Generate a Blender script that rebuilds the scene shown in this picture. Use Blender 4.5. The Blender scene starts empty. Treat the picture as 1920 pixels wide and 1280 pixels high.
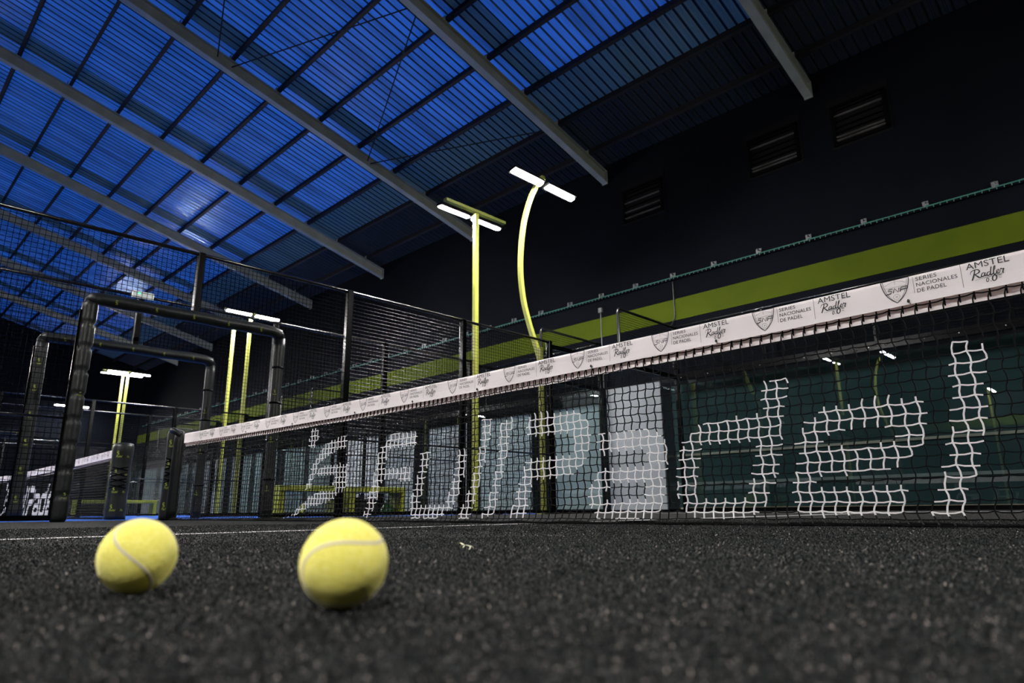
import bpy, math, random
from mathutils import Vector, Matrix, Quaternion

# ------------------------------------------------------------------ camera, sky, exposure
scene = bpy.context.scene
COL = scene.collection
R_ = math.radians

def make_camera():
    f, pitch, roll, yaw = 1246.3, R_(14.22), R_(-0.56), R_(44.63)
    pos = Vector((2.4313, -2.5500, 0.0685))
    d = Vector((-math.sin(yaw) * math.cos(pitch), math.cos(yaw) * math.cos(pitch), math.sin(pitch)))
    r = Vector((math.cos(yaw), math.sin(yaw), 0))
    u = r.cross(d)
    r2 = r * math.cos(roll) + u * math.sin(roll)
    u2 = -r * math.sin(roll) + u * math.cos(roll)
    cam = bpy.data.cameras.new('camera')
    cam.sensor_width = 36.0
    cam.lens = f / 1920 * 36.0
    cam.clip_start = 0.01
    cam.clip_end = 300
    cam.dof.use_dof = True
    cam.dof.focus_distance = 2.9
    cam.dof.aperture_fstop = 5.0
    o = bpy.data.objects.new('camera', cam)
    COL.objects.link(o)
    m = Matrix.Identity(4)
    for i in range(3):
        m[i][0], m[i][1], m[i][2], m[i][3] = r2[i], u2[i], -d[i], pos[i]
    o.matrix_world = m
    scene.camera = o
make_camera()

w = bpy.data.worlds.new('dusk_sky')
scene.world = w
w.use_nodes = True
nt = w.node_tree
bg = nt.nodes['Background']
tc = nt.nodes.new('ShaderNodeTexCoord')
sep = nt.nodes.new('ShaderNodeSeparateXYZ')
ramp = nt.nodes.new('ShaderNodeValToRGB')
ramp.color_ramp.elements[0].position = 0.0
ramp.color_ramp.elements[0].color = (0.05, 0.17, 0.58, 1)
ramp.color_ramp.elements[1].position = 0.7
ramp.color_ramp.elements[1].color = (0.007, 0.105, 0.62, 1)
nt.links.new(tc.outputs['Generated'], sep.inputs[0])
nt.links.new(sep.outputs['Z'], ramp.inputs['Fac'])
nt.links.new(ramp.outputs['Color'], bg.inputs['Color'])
bg.inputs['Strength'].default_value = 0.85

LAMP_STRENGTH = 1350.0
vs = scene.view_settings
vs.view_transform = 'Standard'
vs.look = 'None'
vs.gamma = 1.0
vs.use_curve_mapping = False
vs.exposure = 0.0

random.seed(7)
Y_WALL = 10.40                      # inner face of the long wall
Y_BACK = 10.065                     # glass end walls of the courts
COURT_X = [-5.0, -17.07, -29.14, -41.21]   # left side line of each court; each is 10 m wide
FENCE_H = 2.917
TOP_H = 3.97
def roof_z(y, off=0.0):             # underside of the rafters, falling towards the long wall
    return 10.92 - 0.255 * y + off
RIDGE = -5.3

# ------------------------------------------------------------------ mesh helpers
class MB:
    def __init__(self):
        self.v, self.f, self.m = [], [], []
    def add(self, vs, fs, mi=0):
        b = len(self.v)
        self.v += [tuple(p) for p in vs]
        self.f += [tuple(b + i for i in q) for q in fs]
        self.m += [mi] * len(fs)
        return self
    def box(self, lo, hi, mi=0):
        x0, y0, z0 = lo; x1, y1, z1 = hi
        return self.add([(x0,y0,z0),(x1,y0,z0),(x1,y1,z0),(x0,y1,z0),(x0,y0,z1),(x1,y0,z1),(x1,y1,z1),(x0,y1,z1)],
                        [(0,3,2,1),(4,5,6,7),(0,1,5,4),(1,2,6,5),(2,3,7,6),(3,0,4,7)], mi)
    def bar(self, p, q, wa, wb, up=(0,0,1), mi=0, caps=True):
        p, q = Vector(p), Vector(q)
        d = (q - p).normalized()
        up = Vector(up)
        if abs(d.dot(up)) > 0.99: up = Vector((0,1,0))
        s = d.cross(up).normalized(); u = s.cross(d)
        vs = []
        for c in (p, q):
            for a, b in ((-1,-1),(1,-1),(1,1),(-1,1)):
                vs.append(c + s*(a*wa/2) + u*(b*wb/2))
        fs = [(0,1,5,4),(1,2,6,5),(2,3,7,6),(3,0,4,7)]
        if caps: fs += [(3,2,1,0),(4,5,6,7)]
        return self.add(vs, fs, mi)
    def tube(self, path, r, n=8, mi=0, caps=True, phase=0.0, up=(0,0,1)):
        path = [Vector(p) for p in path]
        rs = r if isinstance(r, (list, tuple)) else [r]*len(path)
        vs = []; prev = None
        for i, p in enumerate(path):
            a = path[max(i-1,0)]; b = path[min(i+1,len(path)-1)]
            d = (b-a).normalized()
            ref = Vector(up) if prev is None else prev
            if abs(d.dot(ref)) > 0.99: ref = Vector((0,1,0)) if abs(d.y) < .9 else Vector((1,0,0))
            s = d.cross(ref).normalized(); u = s.cross(d)
            prev = u
            for k in range(n):
                t = 2*math.pi*k/n + phase
                vs.append(p + (s*math.cos(t) + u*math.sin(t))*rs[i])
        fs = []
        for i in range(len(path)-1):
            for k in range(n):
                fs.append((i*n+k, i*n+(k+1)%n, (i+1)*n+(k+1)%n, (i+1)*n+k))
        if caps:
            fs.append(tuple(range(n-1,-1,-1)))
            e = (len(path)-1)*n
            fs.append(tuple(e+k for k in range(n)))
        return self.add(vs, fs, mi)
    def lathe(self, prof, n=20, c=(0,0,0), mi=0):      # prof: (r, z) from bottom to top
        vs = []
        for r, z in prof:
            for k in range(n):
                t = 2*math.pi*k/n
                vs.append((c[0]+r*math.cos(t), c[1]+r*math.sin(t), c[2]+z))
        fs = []
        for i in range(len(prof)-1):
            for k in range(n):
                fs.append((i*n+k, i*n+(k+1)%n, (i+1)*n+(k+1)%n, (i+1)*n+k))
        fs.append(tuple(range(n-1,-1,-1)))
        e = (len(prof)-1)*n
        fs.append(tuple(e+k for k in range(n)))
        return self.add(vs, fs, mi)
    def extrude(self, poly, a, b, mi=0):               # closed profile carried from frame a to frame b (functions 2D -> 3D)
        n = len(poly)
        vs = [a(*p) for p in poly] + [b(*p) for p in poly]
        fs = [(i, (i+1) % n, n+(i+1) % n, n+i) for i in range(n)]
        fs += [tuple(range(n-1,-1,-1)), tuple(range(n, 2*n))]
        return self.add(vs, fs, mi)
    def build(self, name, mats, parent=None, smooth=False, bevel=0.0):
        me = bpy.data.meshes.new(name)
        me.from_pydata(self.v, [], self.f)
        if not isinstance(mats, (list, tuple)): mats = [mats]
        for m in mats: me.materials.append(m)
        if len(mats) > 1: me.polygons.foreach_set('material_index', self.m)
        me.update()
        if smooth: me.polygons.foreach_set('use_smooth', [True]*len(me.polygons))
        o = bpy.data.objects.new(name, me)
        COL.objects.link(o)
        if parent: o.parent = parent
        if bevel:
            md = o.modifiers.new('edges', 'BEVEL'); md.width = bevel; md.segments = 2; md.limit_method = 'ANGLE'
        return o

def tag(o, label=None, cat=None, group=None, kind=None):
    if label: o['label'] = label
    if cat: o['category'] = cat
    if group: o['group'] = group
    if kind: o['kind'] = kind
    return o
def thing(name, label, cat, loc=(0,0,0), group=None, rz=0):
    o = bpy.data.objects.new(name, None)
    o.empty_display_size = 0.1
    COL.objects.link(o)
    o.location = loc
    o.rotation_euler = (0,0,rz)
    return tag(o, label, cat, group)
def kids(o):
    return [c for c in bpy.data.objects if c.parent == o]
def copy_tree(o, loc=None, label=None, parent=None, rz=None):
    c = o.copy(); COL.objects.link(c)
    if parent: c.parent = parent
    if loc is not None: c.location = loc
    if rz is not None: c.rotation_euler = (0,0,rz)
    if label: c['label'] = label
    for ch in kids(o): copy_tree(ch, parent=c)
    return c

# ------------------------------------------------------------------ materials
def mat(name, color, rough=0.5, metal=0.0, spec=0.5, emit=None, strength=0.0, coat=0.0):
    m = bpy.data.materials.new(name); m.use_nodes = True
    b = m.node_tree.nodes['Principled BSDF']
    b.inputs['Base Color'].default_value = (*color, 1)
    b.inputs['Roughness'].default_value = rough
    b.inputs['Metallic'].default_value = metal
    b.inputs['Specular IOR Level'].default_value = spec
    if coat: b.inputs['Coat Weight'].default_value = coat
    if emit:
        b.inputs['Emission Color'].default_value = (*emit, 1)
        b.inputs['Emission Strength'].default_value = strength
    return m
def noisy(name, c1, c2, scale, rough=0.5, bump=0.0, bscale=None, detail=4, spec=0.5, metal=0.0, stretch=(1,1,1), lo=0.35, hi=0.65):
    m = mat(name, c1, rough, metal, spec)
    t = m.node_tree; b = t.nodes['Principled BSDF']
    co = t.nodes.new('ShaderNodeTexCoord'); mp = t.nodes.new('ShaderNodeMapping')
    mp.inputs['Scale'].default_value = stretch
    t.links.new(co.outputs['Object'], mp.inputs[0])
    n = t.nodes.new('ShaderNodeTexNoise'); n.inputs['Scale'].default_value = scale; n.inputs['Detail'].default_value = detail
    t.links.new(mp.outputs[0], n.inputs['Vector'])
    r = t.nodes.new('ShaderNodeValToRGB')
    r.color_ramp.elements[0].position = lo; r.color_ramp.elements[0].color = (*c1, 1)
    r.color_ramp.elements[1].position = hi; r.color_ramp.elements[1].color = (*c2, 1)
    t.links.new(n.outputs['Fac'], r.inputs[0]); t.links.new(r.outputs[0], b.inputs['Base Color'])
    if bump:
        n2 = t.nodes.new('ShaderNodeTexNoise'); n2.inputs['Scale'].default_value = bscale or scale*4; n2.inputs['Detail'].default_value = 3
        t.links.new(mp.outputs[0], n2.inputs['Vector'])
        bp = t.nodes.new('ShaderNodeBump'); bp.inputs['Strength'].default_value = bump; bp.inputs['Distance'].default_value = 0.01
        t.links.new(n2.outputs['Fac'], bp.inputs['Height']); t.links.new(bp.outputs[0], b.inputs['Normal'])
    return m

def turf(name, dark, light, fleck, fleck_amount=0.03):
    m = mat(name, dark, 0.95, 0, 0.03)
    t = m.node_tree; b = t.nodes['Principled BSDF']; L = t.links.new
    co = t.nodes.new('ShaderNodeTexCoord')
    def vor(scale, out):
        v = t.nodes.new('ShaderNodeTexVoronoi'); v.voronoi_dimensions = '2D'; v.inputs['Scale'].default_value = scale
        L(co.outputs['Object'], v.inputs['Vector']); return v.outputs[out], v
    def chan(sock, k):
        s = t.nodes.new('ShaderNodeSeparateColor'); L(sock, s.inputs[0]); return s.outputs[k]
    def math_(op, x, y):
        n = t.nodes.new('ShaderNodeMath'); n.operation = op
        for i, s in enumerate((x, y)):
            if isinstance(s, (int, float)): n.inputs[i].default_value = s
            else: L(s, n.inputs[i])
        return n.outputs[0]
    # fibre tips of three sizes
    f = math_('ADD', math_('MULTIPLY', chan(vor(420, 'Color')[0], 0), 0.45), math_('MULTIPLY', chan(vor(190, 'Color')[0], 1), 0.35))
    nz = t.nodes.new('ShaderNodeTexNoise'); nz.inputs['Scale'].default_value = 45; nz.inputs['Detail'].default_value = 5
    L(co.outputs['Object'], nz.inputs['Vector'])
    f = math_('ADD', f, math_('MULTIPLY', nz.outputs['Fac'], 0.45))
    r1 = t.nodes.new('ShaderNodeValToRGB'); e = r1.color_ramp.elements
    e[0].position = 0.46; e[0].color = (*dark, 1)
    e[1].position = 0.90; e[1].color = (*light, 1)
    x = e.new(0.68); x.color = tuple(dark[i]*0.72+light[i]*0.28 for i in range(3)) + (1,)
    L(f, r1.inputs[0])
    # grains of pale sand
    c2, v2 = vor(150, 'Color')
    on = math_('MULTIPLY', math_('GREATER_THAN', chan(c2, 1), 1 - fleck_amount), math_('LESS_THAN', v2.outputs['Distance'], 0.20))
    c3, v3 = vor(330, 'Color')
    on2 = math_('MULTIPLY', math_('GREATER_THAN', chan(c3, 2), 1 - fleck_amount*1.3), math_('LESS_THAN', v3.outputs['Distance'], 0.34))
    on = math_('MAXIMUM', on, on2)
    mx = t.nodes.new('ShaderNodeMix'); mx.data_type = 'RGBA'
    L(on, mx.inputs['Factor']); L(r1.outputs[0], mx.inputs['A']); mx.inputs['B'].default_value = (*fleck, 1)
    L(mx.outputs['Result'], b.inputs['Base Color'])
    bp = t.nodes.new('ShaderNodeBump'); bp.inputs['Strength'].default_value = 0.5; bp.inputs['Distance'].default_value = 0.004
    L(f, bp.inputs['Height']); L(bp.outputs[0], b.inputs['Normal'])
    return m

def glass_mat(name, tint, dust=0.05):
    m = bpy.data.materials.new(name); m.use_nodes = True
    t = m.node_tree; t.nodes.clear(); L = t.links.new
    out = t.nodes.new('ShaderNodeOutputMaterial')
    tr = t.nodes.new('ShaderNodeBsdfTransparent'); tr.inputs[0].default_value = (*tint, 1)
    gl = t.nodes.new('ShaderNodeBsdfGlossy'); gl.inputs['Roughness'].default_value = 0.0; gl.inputs[0].default_value = (0.95,1,0.97,1)
    fr = t.nodes.new('ShaderNodeFresnel'); ge = t.nodes.new('ShaderNodeNewGeometry'); ir = t.nodes.new('ShaderNodeMapRange'); ir.inputs['To Min'].default_value = 1.5; ir.inputs['To Max'].default_value = 1/1.5; L(ge.outputs['Backfacing'], ir.inputs['Value']); L(ir.outputs[0], fr.inputs[0])
    mx = t.nodes.new('ShaderNodeMixShader')
    L(fr.outputs[0], mx.inputs[0]); L(tr.outputs[0], mx.inputs[1]); L(gl.outputs[0], mx.inputs[2])
    di = t.nodes.new('ShaderNodeBsdfDiffuse'); di.inputs[0].default_value = (0.55,0.62,0.58,1)
    co = t.nodes.new('ShaderNodeTexCoord'); n = t.nodes.new('ShaderNodeTexNoise'); n.inputs['Scale'].default_value = 2.2; n.inputs['Detail'].default_value = 6
    L(co.outputs['Object'], n.inputs['Vector'])
    mr = t.nodes.new('ShaderNodeMapRange'); mr.inputs['From Min'].default_value = 0.35; mr.inputs['From Max'].default_value = 0.75
    mr.inputs['To Min'].default_value = dust*0.3; mr.inputs['To Max'].default_value = dust*1.6
    L(n.outputs['Fac'], mr.inputs['Value'])
    m2 = t.nodes.new('ShaderNodeMixShader')
    L(mr.outputs[0], m2.inputs[0]); L(mx.outputs[0], m2.inputs[1]); L(di.outputs[0], m2.inputs[2])
    L(m2.outputs[0], out.inputs[0])
    return m

def sheet_mat(name, trans, diff, t_amount, gloss=0.10, rough=0.28):
    m = bpy.data.materials.new(name); m.use_nodes = True
    t = m.node_tree; t.nodes.clear(); L = t.links.new
    out = t.nodes.new('ShaderNodeOutputMaterial')
    co = t.nodes.new('ShaderNodeTexCoord'); mp = t.nodes.new('ShaderNodeMapping'); mp.inputs['Scale'].default_value = (1.0, 0.12, 0.12)
    L(co.outputs['Object'], mp.inputs[0])
    n = t.nodes.new('ShaderNodeTexNoise'); n.inputs['Scale'].default_value = 3.0; n.inputs['Detail'].default_value = 5
    L(mp.outputs[0], n.inputs['Vector'])
    r = t.nodes.new('ShaderNodeValToRGB')
    r.color_ramp.elements[0].position = 0.3; r.color_ramp.elements[0].color = (*[c*0.45 for c in trans], 1)
    r.color_ramp.elements[1].position = 0.62; r.color_ramp.elements[1].color = (*trans, 1)
    L(n.outputs['Fac'], r.inputs[0])
    tr = t.nodes.new('ShaderNodeBsdfTranslucent'); L(r.outputs[0], tr.inputs[0])
    di = t.nodes.new('ShaderNodeBsdfDiffuse'); di.inputs[0].default_value = (*diff, 1)
    gl = t.nodes.new('ShaderNodeBsdfGlossy'); gl.inputs['Roughness'].default_value = rough; gl.inputs[0].default_value = (0.9,0.95,1,1)
    m1 = t.nodes.new('ShaderNodeMixShader'); m1.inputs[0].default_value = t_amount
    L(di.outputs[0], m1.inputs[1]); L(tr.outputs[0], m1.inputs[2])
    m2 = t.nodes.new('ShaderNodeMixShader'); m2.inputs[0].default_value = gloss
    L(m1.outputs[0], m2.inputs[1]); L(gl.outputs[0], m2.inputs[2])
    L(m2.outputs[0], out.inputs[0])
    return m

M = {}
M['turf'] = turf('black_turf', (0.0008,0.0011,0.0012), (0.036,0.038,0.037), (0.34,0.29,0.26), 0.03)
M['blue_turf'] = turf('blue_turf', (0.010,0.05,0.24), (0.05,0.14,0.5), (0.2,0.3,0.6), 0.01)
M['concrete'] = noisy('dark_concrete', (0.012,0.013,0.015), (0.03,0.031,0.033), 3, 0.8)
M['line'] = noisy('white_line', (0.55,0.53,0.52), (0.8,0.77,0.77), 160, 0.8, 0.4, 300)
M['wall'] = noisy('navy_wall', (0.0010,0.0014,0.0028), (0.0018,0.0024,0.0042), 0.7, 0.9, 0.15, 30, spec=0.06)
M['stripe'] = noisy('lime_paint', (0.034,0.048,0.0008), (0.041,0.056,0.001), 1.5, 0.8, 0.1, 40, spec=0.08)
M['lower_wall'] = noisy('green_grey_wall', (0.0072,0.0150,0.0162), (0.0115,0.0210,0.0222), 1.3, 0.8, 0.1, 20, spec=0.03)
M['grey_panel'] = noisy('grey_panel', (0.23,0.215,0.23), (0.29,0.275,0.29), 1.0, 0.6)
M['door_paint'] = noisy('pale_door_paint', (0.155,0.148,0.16), (0.185,0.178,0.19), 1.2, 0.5)
M['rail_beige'] = noisy('beige_rail', (0.06,0.057,0.045), (0.10,0.09,0.07), 4, 0.7)
M['rail_grey'] = noisy('grey_rail', (0.03,0.037,0.037), (0.045,0.055,0.055), 4, 0.7)
M['rail_orange'] = noisy('tan_rail', (0.14,0.095,0.065), (0.18,0.13,0.09), 4, 0.7)
M['rafter'] = noisy('rafter_paint', (0.17,0.185,0.155), (0.215,0.23,0.20), 2.2, 0.55, 0.05, 30)
M['purlin'] = noisy('purlin_steel', (0.006,0.0055,0.0065), (0.010,0.009,0.010), 3, 0.7, spec=0.25)
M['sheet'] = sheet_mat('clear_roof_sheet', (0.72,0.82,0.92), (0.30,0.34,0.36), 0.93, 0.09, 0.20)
M['rib'] = sheet_mat('grimy_roof_rib', (0.05,0.08,0.08), (0.22,0.24,0.21), 0.6, 0.04)  # shade of the steep rib sides put into the colour
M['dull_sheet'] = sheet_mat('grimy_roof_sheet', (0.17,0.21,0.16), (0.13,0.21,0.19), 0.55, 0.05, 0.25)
M['dull_rib'] = sheet_mat('grimy_dark_rib', (0.02,0.03,0.03), (0.03,0.04,0.04), 0.6, 0.03)  # same rib shade painted into the duller sheet's ribs
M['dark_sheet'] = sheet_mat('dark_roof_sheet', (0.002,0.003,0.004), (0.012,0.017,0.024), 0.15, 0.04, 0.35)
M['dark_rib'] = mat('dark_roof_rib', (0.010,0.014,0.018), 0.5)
M['black_steel'] = noisy('black_steel', (0.0012,0.0012,0.0015), (0.0022,0.0022,0.0026), 6, 0.20, spec=0.08)
M['rail'] = noisy('glossy_black_rail', (0.004,0.004,0.004), (0.008,0.008,0.008), 6, 0.17, spec=0.6)
M['wire'] = mat('black_wire', (0.0007,0.0008,0.0011), 0.30, 0, 0.16)
M['wire_matt'] = mat('matt_black_wire', (0.0010,0.0011,0.0014), 0.8, 0, 0.01)
M['glass'] = glass_mat('court_glass', (0.90,0.945,0.94), 0.0010)
M['bolt'] = mat('steel_bolt', (0.75,0.75,0.74), 0.3, 0.8)
M['vinyl'] = noisy('black_vinyl', (0.0040,0.0050,0.0050), (0.008,0.0098,0.0095), 9, 0.42, 0.25, 26, spec=0.30)
M['logo'] = mat('lime_print', (0.21,0.25,0.02), 0.6)
M['lime_steel'] = noisy('lime_steel', (0.19,0.205,0.028), (0.23,0.245,0.04), 4, 0.4)
M['lamp_back'] = mat('olive_lamp_housing', (0.11,0.125,0.02), 0.5)
M['lamp_black'] = mat('black_lamp_bracket', (0.0015,0.0015,0.0015), 0.7, 0, 0.05)
M['led'] = mat('led_panel', (0.9,0.9,0.9), 0.5, emit=(1.0,0.965,0.95), strength=LAMP_STRENGTH)
M['net_black'] = mat('black_twine', (0.002,0.0022,0.0025), 0.8, 0, 0.1)
M['net_white'] = mat('white_twine', (0.60,0.585,0.59), 0.8, 0, 0.2)
M['tape'] = noisy('white_vinyl_tape', (0.78,0.75,0.755), (0.83,0.80,0.80), 5, 0.55, 0.06, 14)
def let_light_through(m, amount, col):
    t = m.node_tree; b = t.nodes['Principled BSDF']; out = t.nodes['Material Output']
    tr = t.nodes.new('ShaderNodeBsdfTranslucent'); tr.inputs[0].default_value = (*col, 1)
    mx = t.nodes.new('ShaderNodeMixShader'); mx.inputs[0].default_value = amount
    t.links.new(b.outputs[0], mx.inputs[1]); t.links.new(tr.outputs[0], mx.inputs[2]); t.links.new(mx.outputs[0], out.inputs[0])
let_light_through(M['tape'], 0.30, (0.85,0.72,0.68))
M['print'] = mat('black_print', (0.022,0.022,0.026), 0.6)
M['felt'] = None
M['seam'] = mat('ball_seam', (0.66,0.60,0.40), 0.8)
M['bench'] = noisy('lime_bench_paint', (0.16,0.185,0.008), (0.19,0.22,0.010), 4, 0.5)
M['net_green'] = mat('green_netting', (0.02,0.10,0.075), 0.6)
M['galv'] = mat('galvanised_steel', (0.085,0.09,0.09), 0.5, 0.0, 0.3)
M['vent_dark'] = mat('vent_dark', (0.0015,0.0015,0.002), 0.9, 0, 0.1)
M['vent_slat'] = noisy('vent_slat', (0.03,0.027,0.024), (0.09,0.083,0.076), 6, 0.45)  # bright lines of light in the louvres, put into the slat colour
M['vent_slat_dark'] = mat('vent_slat_dark', (0.0008,0.0008,0.001), 0.8, 0, 0.03)
M['white_plastic'] = mat('white_plastic', (0.55,0.60,0.58), 0.5)
M['green_led'] = mat('green_led', (0.0,0.5,0.2), 0.4, emit=(0.03,1.0,0.35), strength=2.5)
M['cable'] = mat('black_cable', (0.012,0.012,0.013), 0.5)
M['bottle'] = mat('lime_plastic', (0.45,0.55,0.06), 0.3)
M['bottle_cap'] = mat('white_cap', (0.8,0.8,0.75), 0.4)
M['bag_black'] = noisy('black_fabric', (0.006,0.006,0.008), (0.014,0.014,0.017), 30, 0.9)
M['bag_green'] = noisy('green_plastic', (0.02,0.09,0.03), (0.08,0.22,0.08), 14, 0.35)
M['dry_leaf'] = mat('dry_leaf', (0.50,0.50,0.32), 0.7)

def fibre_mat():
    m = mat('turf_fibre', (0.01,0.01,0.01), 0.8, 0, 0.08)
    t = m.node_tree; b = t.nodes['Principled BSDF']
    g = t.nodes.new('ShaderNodeNewGeometry')
    r = t.nodes.new('ShaderNodeValToRGB'); e = r.color_ramp.elements
    e[0].position = 0.0; e[0].color = (0.0022,0.0036,0.0038,1)
    e[1].position = 1.0; e[1].color = (0.42,0.36,0.33,1)
    for p, c in ((0.45,(0.0105,0.0142,0.0142,1)),(0.80,(0.044,0.049,0.047,1)),(0.965,(0.105,0.101,0.094,1)),(0.985,(0.25,0.22,0.20,1))):
        x = e.new(p); x.color = c
    t.links.new(g.outputs['Random Per Island'], r.inputs[0]); t.links.new(r.outputs[0], b.inputs['Base Color'])
    return m
M['fibre'] = fibre_mat()

def felt_mat():
    m = mat('ball_felt', (0.78,0.80,0.10), 0.95, 0, 0.1)
    t = m.node_tree; b = t.nodes['Principled BSDF']; L = t.links.new
    b.inputs['Sheen Weight'].default_value = 0.5
    b.inputs['Sheen Roughness'].default_value = 0.5
    b.inputs['Sheen Tint'].default_value = (1.0,0.95,0.55,1)
    co = t.nodes.new('ShaderNodeTexCoord')
    n = t.nodes.new('ShaderNodeTexNoise'); n.inputs['Scale'].default_value = 260; n.inputs['Detail'].default_value = 4
    L(co.outputs['Object'], n.inputs['Vector'])
    r = t.nodes.new('ShaderNodeValToRGB')
    r.color_ramp.elements[0].position = 0.3; r.color_ramp.elements[0].color = (0.88,0.80,0.12,1)
    r.color_ramp.elements[1].position = 0.7; r.color_ramp.elements[1].color = (0.97,0.90,0.25,1)
    L(n.outputs['Fac'], r.inputs[0]); L(r.outputs[0], b.inputs['Base Color'])
    bp = t.nodes.new('ShaderNodeBump'); bp.inputs['Strength'].default_value = 0.6; bp.inputs['Distance'].default_value = 0.0012
    L(n.outputs['Fac'], bp.inputs['Height']); L(bp.outputs[0], b.inputs['Normal'])
    return m
M['felt'] = felt_mat()

# ------------------------------------------------------------------ lettering helpers
_txt = {}
def text_tris(s, shear=0.0, bold=0.0):
    """flat triangles of a word, normalised to a unit box (u, v)"""
    key = (s, shear, bold)
    if key in _txt: return _txt[key]
    cu = bpy.data.curves.new('word', 'FONT'); cu.body = s; cu.shear = shear; cu.offset = bold; cu.space_character = 1.0 + 9*bold; cu.resolution_u = 3
    o = bpy.data.objects.new('word', cu); COL.objects.link(o)
    dg = bpy.context.evaluated_depsgraph_get(); dg.update()
    me = o.evaluated_get(dg).to_mesh()
    vs = [(v.co.x, v.co.y) for v in me.vertices]; fs = [tuple(p.vertices) for p in me.polygons]
    o.evaluated_get(dg).to_mesh_clear()
    bpy.data.objects.remove(o); bpy.data.curves.remove(cu)
    x0 = min(v[0] for v in vs); x1 = max(v[0] for v in vs); y0 = min(v[1] for v in vs); y1 = max(v[1] for v in vs)
    _txt[key] = ([((x-x0)/(x1-x0), (y-y0)/(y1-y0)) for x, y in vs], fs)
    return _txt[key]
def stroke(pts, w, taper=None):
    """flat ribbon along a 2D polyline (w may be a list)"""
    n = len(pts); ws = w if isinstance(w, (list, tuple)) else [w]*n
    vs = []
    for i, (x, y) in enumerate(pts):
        a = pts[max(i-1,0)]; b = pts[min(i+1,n-1)]
        dx, dy = b[0]-a[0], b[1]-a[1]; l = math.hypot(dx, dy) or 1
        nx, ny = -dy/l, dx/l
        vs += [(x+nx*ws[i]/2, y+ny*ws[i]/2), (x-nx*ws[i]/2, y-ny*ws[i]/2)]
    fs = [(2*i, 2*i+1, 2*i+3, 2*i+2) for i in range(n-1)]
    return vs, fs
def smooth2(pts, k=5):
    out = []
    n = len(pts)
    for i in range(n-1):
        p0 = pts[max(i-1,0)]; p1 = pts[i]; p2 = pts[i+1]; p3 = pts[min(i+2,n-1)]
        for j in range(k):
            t = j/k
            out.append(tuple(0.5*(2*p1[c] + (p2[c]-p0[c])*t + (2*p0[c]-5*p1[c]+4*p2[c]-p3[c])*t*t + (3*p1[c]-p0[c]-3*p2[c]+p3[c])*t**3) for c in (0,1)))
    out.append(pts[-1])
    return out
def smooth3(pts, k=6):
    xy = smooth2([(p[0], p[1]) for p in pts], k); xz = smooth2([(p[0], p[2]) for p in pts], k)
    return [(a[0], a[1], b[1]) for a, b in zip(xy, xz)]

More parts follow.
